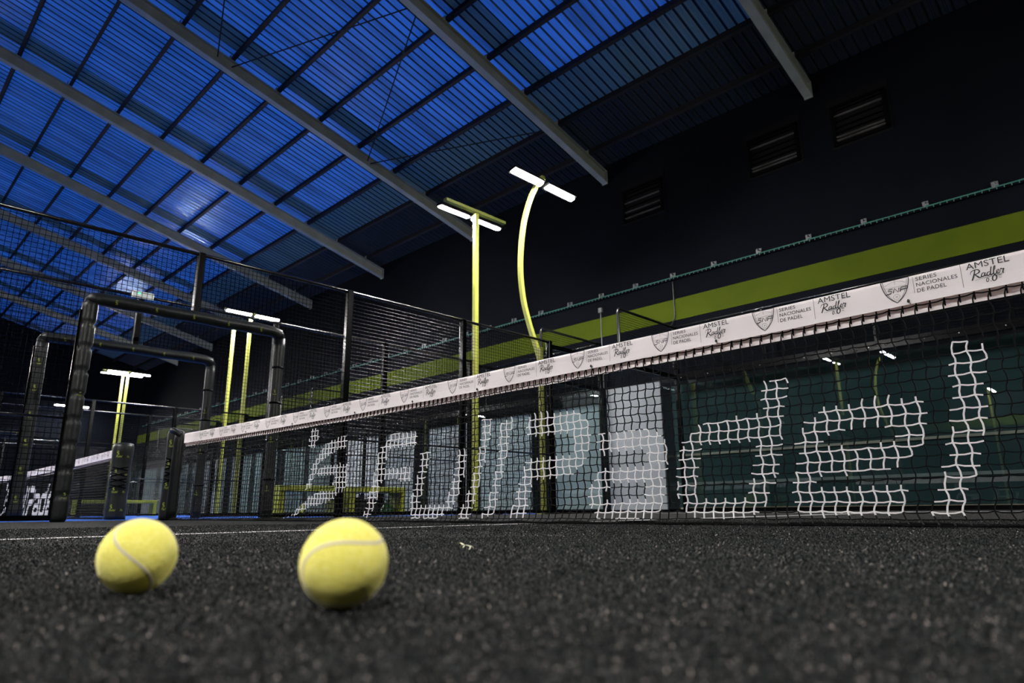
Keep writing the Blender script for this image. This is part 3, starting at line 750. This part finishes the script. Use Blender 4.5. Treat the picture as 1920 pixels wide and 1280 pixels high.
for x, lab in ((-17.24, 'black net post at the far side of the nearer blue court'), (-19.02, 'black padded net post of the second blue court')):
    copy_tree(n1, (x, 0, 0), lab)

# ------------------------------------------------------------------ the nets
TAPE = [(-5.05,0.878),(-4.86,0.875),(-4.17,0.863),(-3.0,0.847),(-1.99,0.837),(-0.44,0.832),(0.75,0.839),(1.49,0.843),(2.19,0.853),(3.5,0.862),(5.0,0.875)]
def ztop(x):
    for (a, za), (b, zb) in zip(TAPE, TAPE[1:]):
        if x <= b:
            t = max(0.0, (x-a)/(b-a)); return za + (zb-za)*t
    return TAPE[-1][1]
def inside(x, z, poly):
    c = False; j = len(poly)-1
    for i in range(len(poly)):
        xi, zi = poly[i]; xj, zj = poly[j]
        if (zi > z) != (zj > z) and x < (xj-xi)*(z-zi)/(zj-zi)+xi: c = not c
        j = i
    return c
BOXES = [(min(p[0] for p in P), max(p[0] for p in P), min(p[1] for p in P), max(p[1] for p in P)) for P in LETTER_POLYS]
def is_white(x, z):
    for P, (a, b, c, d) in zip(LETTER_POLYS, BOXES):
        if a <= x <= b and c <= z <= d and inside(x, z, P): return True
    return False
def padel_net(label):
    t = thing('padel_net', label, 'net')
    rnd = random.Random(3)
    PX, PZ, NZ = 0.0428, 0.0362, 20
    xs0, xs1 = -4.93, 4.9
    nx = int((xs1-xs0)/PX)
    def knot(i, j):
        x = xs0 + i*PX; z = 0.052 + j*PZ
        k = (1 if j % 2 else -1)
        sway = 0.010*math.sin(x*1.3+0.6) + 0.006*math.sin(x*4.1)
        low = max(0.0, 0.12 - z)/0.12
        dx = 0.0035*k + sway*(1 - z/0.8) - 0.020*low*low
        dz = 0.0022*(1 if i % 2 else -1)*k + 0.004*math.sin(x*2.2+z*3) + 0.0015*math.sin(x*9.0+z*20)
        r = random.Random(i*131+j*7)
        y = 0.004*math.sin(x*2.7+z*6) - 0.012*low*low
        return Vector((x+dx+r.uniform(-.0012,.0012), y, z+dz+r.uniform(-.001,.001)))
    K = {(i, j): knot(i, j) for i in range(nx+1) for j in range(NZ)}
    blk, wht = MB(), MB()
    def seg(p, q, bow=(0,0,0)):
        m = (p+q)/2 + Vector(bow)
        for a, b in ((p, m), (m, q)):
            c = (a+b)/2
            if is_white(c.x, c.z): wht.bar(a, b, 0.0046, 0.0046, up=(0,1,0), caps=False)
            else: blk.bar(a, b, 0.0039, 0.0039, up=(0,1,0), caps=False)
    for (i, j), p in K.items():
        if i < nx: seg(p, K[(i+1, j)], (0,0,-0.0022))
        if j < NZ-1: seg(p, K[(i, j+1)], (0.0028 if j % 2 else -0.0028,0,0))
        else:
            q = Vector((p.x, 0.006, ztop(p.x)-0.115))
            seg(p, q)
            blk.bar(q + Vector((0,-0.0015,-0.012)), q + Vector((0,-0.0015,0.03)), 0.0042, 0.0042, up=(0,1,0), caps=False)
    # slack skirt lying on the turf
    prev = None
    for i in range(nx+1):
        p = K[(i, 0)]; x = p.x; r = random.Random(i*17)
        s = math.sin(x*1.9)*0.5+0.5
        a = Vector((x+0.012, -0.016-0.012*s, 0.026+r.uniform(-.003,.003)))
        b = Vector((x+0.030, -0.052-0.03*s, 0.006+0.006*abs(math.sin(x*5))))
        c = Vector((x+0.012, -0.020+0.01*s, 0.004))
        d = Vector((x+0.034, 0.030+0.02*s, 0.006+0.004*abs(math.sin(x*7))))
        seg(p, a); seg(a, b); seg(b, c); seg(c, d)
        if prev:
            for u, v_ in zip(prev, (a, b, c, d)): seg(u, v_)
        prev = (a, b, c, d)
    rope = [(xs0+0.10*k, -0.024+0.012*math.sin(k*0.7), 0.010+0.004*math.sin(k*1.7)) for k in range(int((xs1-xs0)/0.10))]
    blk.tube(rope, 0.0048, 6)
    blk.build('netting', M['net_black'], t)
    wht.build('letters', M['net_white'], t)['label'] = 'white knotted letters worked into the black netting'
    # tape: one folded sheet, front flap shorter than the back one
    prof = [(-0.0095,-0.102),(-0.0090,-0.06),(-0.0085,-0.012),(-0.0060,-0.003),(0.0,0.0),(0.006,-0.003),(0.0095,-0.014),(0.0105,-0.08),(0.0115,-0.135),(0.0100,-0.135),(0.009,-0.08),(0.008,-0.014),(0.005,-0.005),(0.0,-0.002),(-0.005,-0.005),(-0.0070,-0.012),(-0.0075,-0.06),(-0.0080,-0.102)]
    mb = MB(); xs = [-4.885+0.05*k for k in range(197)] + [4.98]
    n = len(prof)
    for q, x in enumerate(xs):
        zt = ztop(x)
        wv = 0.0016*math.sin(x*6.3)+0.0012*math.sin(x*15.1)
        mb.v += [(x, y + (wv if z < -0.05 else 0), zt+z) for y, z in prof]
    for q in range(len(xs)-1):
        for k in range(n):
            mb.f.append((q*n+k, q*n+(k+1)%n, (q+1)*n+(k+1)%n, (q+1)*n+k)); mb.m.append(0)
    tp = mb.build('tape', M['tape'], t)
    tp['label'] = 'white printed tape folded over the top of the net'
    # print on the front flap: one unit every 48 cm
    pr = MB()
    def put(shape, x0, du=0, dv=0, su=1, sv=1):
        vs_, fs_ = shape
        out = []
        for u, v in vs_:
            X = x0 + du + u*su; Z = dv + v*sv
            out.append((X, -0.0104 + (0.0016*math.sin(X*6.3)+0.0012*math.sin(X*15.1) if Z < -0.05 else 0.0016*(math.sin(X*6.3))*max(0,-Z)/0.05), ztop(X)+Z))
        pr.add(out, fs_)
    def sh(x0, pts, wd, closed=False): put(stroke(pts, wd), x0)
    X = 1.783 + 0.4815*5
    while X > -5.1:
        x0 = X
        if x0 > -4.9 and x0 < 4.5:
            for off, wd in ((0.0,0.0028),(0.006,0.0012)):
                o_ = off
                left = smooth2([(0.000+o_,-0.004),(0.004+o_,-0.028),(0.014+o_*.9,-0.055),(0.030+o_*.5,-0.076),(0.045,-0.088+o_*1.1)])
                right = [(0.090-u, v) for u, v in left]
                sh(x0, left, wd); sh(x0, right, wd)
            sh(x0, [(0.001,-0.004),(0.089,-0.004)], 0.0014)
            sh(x0, smooth2([(0.012,-0.020),(0.030,-0.012),(0.045,-0.010),(0.062,-0.012),(0.078,-0.020)]), 0.0008)
            sh(x0, [(0.045,-0.005),(0.045,-0.020)], 0.0008)
            sh(x0, [(0.012,-0.030),(0.078,-0.030)], 0.0008)
            # S N P monogram
            sh(x0, [(0.036,-0.0345),(0.024,-0.0345),(0.021,-0.040),(0.032,-0.0425),(0.029,-0.050),(0.012,-0.0525)], 0.0030)
            sh(x0, [(0.036,-0.050),(0.042,-0.0345),(0.052,-0.050),(0.057,-0.0345)], 0.0030)
            sh(x0, [(0.058,-0.050),(0.063,-0.0345),(0.085,-0.0345),(0.083,-0.0425),(0.062,-0.0425)], 0.0030)
            cc = [(0.045+0.0105*math.cos(a*0.42), -0.066+0.0095*math.sin(a*0.42)) for a in range(16)]
            sh(x0, cc, 0.0008)
            put(text_tris('25', 0.2, 0.0), x0, 0.041, -0.069, 0.008, 0.006)
            sh(x0, [(0.1020,-0.008),(0.1020,-0.066)], 0.0011)
            put(text_tris('SERIES', 0.0, 0.004), x0, 0.1100, -0.0245, 0.064, 0.0135)
            put(text_tris('NACIONALES', 0.0, 0.004), x0, 0.1100, -0.0455, 0.122, 0.0135)
            put(text_tris('DE PADEL', 0.0, 0.004), x0, 0.1100, -0.0665, 0.088, 0.0135)
            sh(x0, [(0.2440,-0.002),(0.2440,-0.084)], 0.0013)
            put(text_tris('AMSTEL', 0.0, 0.0), x0, 0.259, -0.0275, 0.118, 0.0210)
            # Radler, in brush script
            S = lambda pts, ws: put(stroke(smooth2(pts, 4), [ws[min(int(i/4), len(ws)-1)]*1.15 for i in range((len(pts)-1)*4+1)]), x0, 0.268, -0.0615)
            S([(0.000,0.016),(0.003,0.025),(0.012,0.029),(0.022,0.028),(0.026,0.022),(0.021,0.016),(0.011,0.0135)], [0.0012,0.002,0.0026,0.003,0.0036,0.0026,0.002])
            S([(0.014,0.028),(0.010,0.014),(0.005,0.001),(0.002,-0.005)], [0.003,0.0040,0.0038,0.002])
            S([(0.012,0.0135),(0.018,0.006),(0.024,0.000),(0.030,0.003)], [0.003,0.0038,0.003,0.0014])
            S([(0.039,0.013),(0.033,0.013),(0.029,0.006),(0.032,0.001),(0.037,0.006),(0.040,0.013),(0.038,0.003),(0.044,0.004)], [0.002,0.0026,0.003,0.0026,0.0016,0.0032,0.003,0.0014])
            S([(0.053,0.013),(0.047,0.012),(0.044,0.005),(0.048,0.001),(0.053,0.008),(0.059,0.030),(0.054,0.008),(0.055,0.001),(0.060,0.005)], [0.002,0.0026,0.003,0.0024,0.0018,0.003,0.0034,0.0028,0.0014])
            S([(0.060,0.005),(0.068,0.022),(0.069,0.029),(0.066,0.026),(0.062,0.006),(0.065,0.001),(0.070,0.005)], [0.0014,0.0018,0.002,0.003,0.0034,0.0028,0.0014])
            S([(0.070,0.006),(0.077,0.010),(0.076,0.015),(0.071,0.010),(0.072,0.002),(0.079,0.005)], [0.0014,0.0022,0.002,0.003,0.0028,0.0012])
            S([(0.079,0.005),(0.083,0.016),(0.085,0.013),(0.090,0.014),(0.086,0.003),(0.089,0.001)], [0.0014,0.003,0.002,0.0034,0.003,0.0014])
            S([(0.010,-0.006),(0.040,-0.0035),(0.075,-0.002),(0.090,0.002)], [0.0006,0.0010,0.0010,0.0006])
            put(text_tris('0', 0.15, 0.012), x0, 0.307, -0.0815, 0.0085, 0.0145)
            put(text_tris('.', 0.0, 0.02), x0, 0.3185, -0.0815, 0.0025, 0.003)
            put(text_tris('0', 0.15, 0.012), x0, 0.3225, -0.0825, 0.0155, 0.0215)
            put(text_tris('%', 0.0, 0.0), x0, 0.342, -0.068, 0.008, 0.006)
            put(text_tris('ALC', 0.0, 0.0), x0, 0.342, -0.076, 0.008, 0.005)
        X -= 0.4815
    pr.build('print', M['print'], tp)
    for x in (1.862, 1.135, 0.468, -0.36, -0.97, -1.64, -2.55, -3.4):
        MB().lathe([(0.0012,-0.006),(0.0045,-0.003),(0.005,0.0),(0.0035,0.005),(0.001,0.007)], 8, (x, -0.013, ztop(x)-0.090)).bar((x,-0.014,ztop(x)-0.09),(x+0.006,-0.013,ztop(x)-0.103),0.002,0.002).build('cable_tie', M['print'], tp, smooth=True)
    return t
net0 = padel_net('black net with white tape across the near court, lettered in white knots')
for i, lab in ((1, 'distant net with white tape on the nearer blue court at far left'), (2, 'net of the second blue court, far behind the padded frames')):
    copy_tree(net0, (-12.07*i, 0, 0.0), lab)

# white court lines
slab_line = MB().box((-0.025,-6.95,0.0),(0.025,6.95,0.0012)).build('court_line', M['line']); tag(slab_line, 'white centre line running under the net behind the balls', 'court line')
sl = MB().box((-4.95,6.925,0.0),(4.95,6.975,0.0012)).build('court_line', M['line']); tag(sl, 'white service line crossing in front of the glass wall', 'court line')

# ------------------------------------------------------------------ lamps
def led_bar(mb, c, half, wd, th, tilt):
    """bar along y; tilt turns its face towards +x (positive) or -x"""
    ct, st = math.cos(tilt), math.sin(tilt)
    pts = [(-wd/2,0),(-wd/2*0.8,-th),(wd/2*0.8,-th),(wd/2,0)]
    def F(y): return lambda a, b: (c[0]+a*ct-b*st, y, c[2]+a*st+b*ct)
    return mb.extrude(pts, F(c[1]-half), F(c[1]+half))
def heads(t, x, y, z, side, tilt):
    hs = MB()
    for s in (-1, 1):
        yy = y + s*0.445
        hb = MB(); ct, st = math.cos(tilt*side), math.sin(tilt*side)
        pr = [(-0.095,0.0),(0.095,0.0),(0.085,0.05),(-0.085,0.05)]
        def F(q): return lambda a, b: (x+a*ct-b*st, q, z+a*st+b*ct)
        hb.extrude(pr, F(yy-0.385), F(yy+0.385))
        h_ = hb.build('lamp_head', M['lamp_black'], t)
        led_bar(MB(), (x, yy, z-0.001), 0.370, 0.105, 0.028, tilt*side).build('light_panel', M['led'], h_)
def curved_lamp(label, side=1):
    """side=+1: the arm bows away from +x and brings the heads back over +x"""
    t = thing('court_lamp', label, 'lamp')
    s = side
    MB().box((-0.08,-0.08,0),(0.08,0.08,0.012)).build('base_plate', M['lime_steel'], t)
    MB().box((-0.035,-0.035,0.012),(0.035,0.035,2.80)).build('pole', M['lime_steel'], t, bevel=0.006)
    pts = smooth3([(0.0*s,0,2.55),(-0.10*s,0,2.85),(-0.26*s,0,3.3),(-0.40*s,0,3.82),(-0.455*s,0,4.46),(-0.37*s,0,5.18),(-0.19*s,0,5.66),(0.03*s,0,5.95),(0.17*s,0,6.0)], 5)
    MB().tube(pts, 0.052, 4, phase=math.pi/4, up=(0,1,0)).build('arm', M['lime_steel'], t)
    MB().extrude([(-0.03*s,2.62),(-0.13*s,2.88),(-0.03*s,2.80)], lambda a,b:(a,-0.006,b), lambda a,b:(a,0.006,b)).build('gusset', M['lime_steel'], t)
    MB().box((0.10*s-0.05,-0.5,5.90),(0.10*s+0.05,0.5,5.93)).build('cross_plate', M['lamp_black'], t)
    heads(t, 0.17*s, 0.0, 5.84, s, R_(12))
    return t
def t_lamp(label, side=-1):
    t = thing('court_lamp', label, 'lamp')
    MB().box((-0.08,-0.08,0),(0.08,0.08,0.012)).build('base_plate', M['lime_steel'], t)
    MB().box((-0.045,-0.045,0.012),(0.045,0.045,5.99)).build('pole', M['lime_steel'], t, bevel=0.006)
    MB().box((-0.05,-0.82,6.0),(0.05,0.82,6.06)).build('cross_bar', M['lamp_back'], t)
    MB().bar((0,0,5.93),(0.14*side,0,5.95),0.06,0.05).build('bracket', M['lamp_black'], t)
    heads(t, 0.17*side, 0.0, 5.955, side, R_(8))
    return t
lc = curved_lamp('curved lime lamp post over the near court with two glaring light bars'); lc.location = (-5.12, 5.80, 0)
lt = t_lamp('straight lime T-shaped lamp post with two light bars, left of the curved one'); lt.location = (-6.95, 5.93, 0)
lt2 = t_lamp('lime pole left of another just behind the padded frame beam', 1)
lt2.location = (-18.95, 6.05, 0)
copies = [
 (lt2, (-17.17, 5.82, 0), 'lime lamp post just right of a thinner one, behind the padded frame beam'),
 (lt, (-30.3, 5.93, 0), 'distant lime lamp post, left of a close pair beyond the padded frame'),
 (lt2, (-29.25, 5.85, 0), 'distant lime lamp post, right of a close pair beyond the padded frame'),
 (lt2, (-41.32, 6.4, 0), 'farthest lamp, its light bars behind the laced padded post'),
 (lc, (-5.12, -5.80, 0), 'lamp post behind the camera, mirrored in the glass with its bars side by side'),
 (lt, (-6.95, -5.93, 0), 'lamp post of the nearer blue court behind the camera, mirrored in the glass'),
 (lt2, (-17.17, -5.85, 0), 'lamp post out of the picture at left, over the nearer blue court'),
 (lt, (-18.95, -5.93, 0), 'lamp post out of the picture at left, over the second blue court'),
 (lt2, (-29.25, -5.85, 0), 'lamp post out of the picture at left, over the far court'),
 (lt2, (-4.1, -19.7, 0), 'lamp post by the opposite wall, mirrored small in the glass at far right'),
]
for src, loc, lab in copies:
    o = copy_tree(src, loc, lab)
    if loc[0] == -30.3: o.scale.z = 1.026
for y in (5.80, -5.80):
    l_ = curved_lamp('curved lamp post on the right side of the near court, %s' % ('beyond the net' if y > 0 else 'behind the camera'), -1)
    l_.location = (5.12, y, 0)

# ------------------------------------------------------------------ benches and things around them
def bench(label, L):
    t = thing('bench', label, 'bench')
    MB().box((-0.19,0,0.345),(0.19,L,0.43)).build('seat', M['bench'], t, bevel=0.008)
    for y in (0.0, L-0.09):
        MB().box((-0.18,y,0.0),(0.18,y+0.09,0.345)).build('leg', M['bench'], t, bevel=0.006)
    return t
b0 = bench('lime yellow bench, left of two behind the near fence', 1.0); b0.location = (-6.55, 1.82, 0)
copy_tree(b0, (-6.55, 2.93, 0), 'lime yellow bench, right of two behind the near fence')
b1 = bench('distant lime yellow bench partly behind the printed net post', 1.96); b1.location = (-18.15, 2.05, 0)
def bottle(label, loc):
    t = thing('water_bottle', label, 'bottle', loc)
    MB().lathe([(0.030,0.0),(0.034,0.008),(0.034,0.13),(0.030,0.15),(0.014,0.175),(0.014,0.185)], 14).build('body', M['bottle'], t, smooth=True)
    MB().lathe([(0.017,0.185),(0.017,0.205),(0.010,0.208),(0.009,0.225)], 12).build('cap', M['bottle_cap'], t, smooth=True)
bottle('small lime bottle on the ground under the left end of the bench', (-6.62, 2.0, 0))
bottle('small lime bottle on the ground beneath the middle of the left bench', (-6.58, 2.28, 0))
def backpack(label, loc, s=(0.15,0.12,0.28)):
    t = thing('backpack', label, 'bag', loc)
    mb = MB(); prof = [(1.0,0),(1.06,0.15),(1.0,0.5),(0.9,0.8),(0.55,1.0)]
    vs = []
    n = 16
    for k, zz in prof:
        for q in range(n):
            a = 2*math.pi*q/n
            ca, sa = math.cos(a), math.sin(a)
            vs.append((math.copysign(abs(ca)**.6, ca)*s[0]*k, math.copysign(abs(sa)**.6, sa)*s[1]*k, zz*s[2]))
    fs = [(i*n+q, i*n+(q+1)%n, (i+1)*n+(q+1)%n, (i+1)*n+q) for i in range(len(prof)-1) for q in range(n)]
    fs += [tuple(range(n-1,-1,-1)), tuple((len(prof)-1)*n+q for q in range(n))]
    mb.add(vs, fs).build('body', M['bag_black'], t, smooth=True)
    MB().tube(smooth3([(0,-0.04,s[2]),(0,-0.03,s[2]+0.05),(0,0.03,s[2]+0.05),(0,0.04,s[2])],4), 0.008, 6).build('handle', M['bag_black'], t, smooth=True)
    MB().tube([(s[0]*1.02,-s[1]*.7,s[2]*.55),(s[0]*1.05,0,s[2]*.6),(s[0]*1.02,s[1]*.7,s[2]*.55)], 0.006, 6).build('zip', M['cable'], t, smooth=True)
backpack('black bag on the ground under the left half of the right bench', (-6.62, 3.22, 0))
backpack('black bag under the bench beside the green plastic bag', (-6.64, 3.46, 0), (0.13,0.09,0.26))
def plastic_bag(label, loc):
    t = thing('plastic_bag', label, 'bag', loc)
    prof = [(0.085,0.0),(0.10,0.04),(0.098,0.10),(0.075,0.15),(0.03,0.19),(0.022,0.205),(0.05,0.235)]
    vs = []; n = 18; rnd = random.Random(5)
    for r, z in prof:
        for q in range(n):
            a = 2*math.pi*q/n; k = 1+0.10*math.sin(q*2.9+z*40)+rnd.uniform(-.04,.04)
            vs.append((r*k*math.cos(a), r*k*math.sin(a), z))
    fs = [(i*n+q, i*n+(q+1)%n, (i+1)*n+(q+1)%n, (i+1)*n+q) for i in range(len(prof)-1) for q in range(n)]
    fs += [tuple(range(n-1,-1,-1)), tuple((len(prof)-1)*n+q for q in range(n))]
    MB().add(vs, fs).build('sack', M['bag_green'], t, smooth=True)
    MB().lathe([(0.026,0.196),(0.029,0.202),(0.026,0.208)], 12).build('tie', M['bottle_cap'], t, smooth=True)
plastic_bag('green tied plastic bag under the right end of the bench', (-6.55, 3.72, 0))
# emergency light on the neighbouring fence
t = thing('emergency_light', 'small white emergency light with a green lamp on the fence rail above the door', 'light', (-7.03, 0.0, 2.86))
MB().box((0.0,-0.13,-0.02),(0.055,0.13,0.075)).build('housing', M['white_plastic'], t, bevel=0.008)
MB().box((0.05,-0.11,0.0),(0.06,-0.01,0.06)).build('sign_plate', M['white_plastic'], t)
MB().tube([(0.055,-0.055,0.045),(0.066,-0.055,0.045)], 0.013, 12).build('indicator_lamp', M['green_led'], t)
# dry leaf scrap on the turf
lf = stroke(smooth2([(1.375,-1.640),(1.420,-1.664),(1.455,-1.700),(1.472,-1.690),(1.500,-1.715),(1.520,-1.738)],4), [0.002+0.003*math.sin(math.pi*i/20) for i in range(21)])
mb = MB()
top = [(u, v, 0.004+0.003*math.sin(i*0.4)) for i, (u, v) in enumerate(lf[0])]
mb.add(top, lf[1]); mb.add([(x, y, z-0.0008) for x, y, z in top], [tuple(reversed(q)) for q in lf[1]])
tag(mb.build('dry_stalk', M['dry_leaf']), 'thin pale dry stalk lying on the turf right of the balls', 'stalk')

# ------------------------------------------------------------------ the two balls
def ball(label, c, q, R=0.033):
    t = thing('tennis_ball', label, 'ball', c, 'balls on the turf')
    n, m = 64, 32
    vs = []; fs = []
    for i in range(1, m):
        th = math.pi*i/m
        for k in range(n):
            ph = 2*math.pi*k/n
            vs.append((R*math.sin(th)*math.cos(ph), R*math.sin(th)*math.sin(ph), R*math.cos(th)))
    vs += [(0,0,R),(0,0,-R)]
    for i in range(m-2):
        for k in range(n): fs.append((i*n+k, (i+1)*n+k, (i+1)*n+(k+1)%n, i*n+(k+1)%n))
    a, b = len(vs)-2, len(vs)-1
    for k in range(n):
        fs.append((a, k, (k+1)%n)); fs.append((b, (m-2)*n+(k+1)%n, (m-2)*n+k))
    MB().add(vs, fs).build('felt_cover', M['felt'], t, smooth=True)
    # seam: a raised ribbon following the classic two-lobed curve
    A, B = .75, .25; N = 240
    pts = []
    for i in range(N):
        u = 2*math.pi*i/N
        p = Vector((A*math.cos(u)+B*math.cos(3*u), A*math.sin(u)-B*math.sin(3*u), 2*math.sqrt(A*B)*math.sin(2*u))).normalized()
        pts.append(p)
    sv, sf = [], []
    prof = [(-0.0018,-0.0004),(-0.0011,0.00025),(0.0011,0.00025),(0.0018,-0.0004)]
    for i, p in enumerate(pts):
        d = (pts[(i+1)%N]-pts[i-1]).normalized(); s = p.cross(d).normalized()
        for w_, h in prof: sv.append(p*(R+h) + s*w_)
    k = len(prof)
    for i in range(N):
        j = (i+1) % N
        for a_ in range(k-1): sf.append((i*k+a_, j*k+a_, j*k+a_+1, i*k+a_+1))
    se = MB().add(sv, sf).build('seam', M['seam'], t, smooth=True)
    t.rotation_mode = 'QUATERNION'; t.rotation_quaternion = Quaternion(q)
    # felt fibres round the ball
    rnd = random.Random(11); hv, hf = [], []
    for i in range(5200):
        z = rnd.uniform(-1,1); a = rnd.uniform(0, 2*math.pi); s_ = math.sqrt(1-z*z)
        p = Vector((s_*math.cos(a), s_*math.sin(a), z))
        tx = p.orthogonal().normalized(); ty = p.cross(tx); an = rnd.uniform(0, 2*math.pi)
        dr = tx*math.cos(an)+ty*math.sin(an); sd = p.cross(dr)
        L_ = rnd.uniform(0.0004, 0.0009); W = 0.00007
        b0_ = p*(R-0.0001); e_ = p*(R+L_*0.45)+dr*L_
        bb = len(hv); hv += [b0_-sd*W, b0_+sd*W, e_]; hf.append((bb, bb+1, bb+2))
    fz = MB().add(hv, hf).build('felt_fuzz', M['felt'], t); fz['kind'] = 'stuff'
    return t
ball('smaller yellow ball on the turf, with an S-shaped seam down its face', (1.7615, -2.3455, 0.0322), (-0.21145, 0.11873, 0.41737, -0.87578), 0.0317)
ball('larger yellow ball on the turf, with its seam curving across the top', (1.9829, -2.2732, 0.0320), (0.70525, -0.46163, 0.51613, 0.15204), 0.0316)

# ------------------------------------------------------------------ fibres and sand grains standing on the black turf
def turf_fibres():
    import numpy as np
    rng = np.random.default_rng(4)
    c = np.array([2.4313, -2.55])
    bands = [(0.10, 0.45, 36000, 0.0021, 0.0010), (0.45, 0.9, 60000, 0.0024, 0.0013), (0.9, 1.8, 90000, 0.0027, 0.0020), (1.8, 4.2, 110000, 0.0032, 0.0034)]
    V = []; F = []
    nb = 0
    for r0_, r1_, n, hgt, wid in bands:
        r = np.sqrt(rng.uniform(r0_**2, r1_**2, n)); a = np.radians(44.63 + 90 + rng.uniform(-52, 52, n))
        p = np.stack([c[0]+r*np.cos(a), c[1]+r*np.sin(a)], 1)
        t = rng.uniform(0, 2*np.pi, n); h_ = hgt*rng.uniform(0.35, 1.15, n); w_ = wid*rng.uniform(0.6, 1.3, n)
        d = np.stack([np.cos(t), np.sin(t)], 1)*w_[:, None]/2
        lean = rng.normal(0, 0.45, (n, 2))*h_[:, None]
        z0 = np.full(n, -0.0002)
        v = np.empty((n, 4, 3))
        v[:, 0, :2] = p-d; v[:, 1, :2] = p+d; v[:, 2, :2] = p+d*0.55+lean; v[:, 3, :2] = p-d*0.55+lean
        v[:, 0, 2] = z0; v[:, 1, 2] = z0; v[:, 2, 2] = h_; v[:, 3, 2] = h_*rng.uniform(0.75, 1.0, n)
        V.append(v.reshape(-1, 3)); nb += n
    co = np.concatenate(V).astype(np.float32)
    me = bpy.data.meshes.new('turf_fibres')
    me.vertices.add(nb*4); me.vertices.foreach_set('co', co.ravel())
    me.loops.add(nb*4); me.loops.foreach_set('vertex_index', np.arange(nb*4, dtype=np.int32))
    me.polygons.add(nb); me.polygons.foreach_set('loop_start', np.arange(0, nb*4, 4, dtype=np.int32))
    me.materials.append(M['fibre'])
    me.update(calc_edges=True)
    o = bpy.data.objects.new('turf_fibres', me); COL.objects.link(o)
    tag(o, 'short black turf fibres and pale sand grains covering the near court', 'turf', kind='stuff')
turf_fibres()
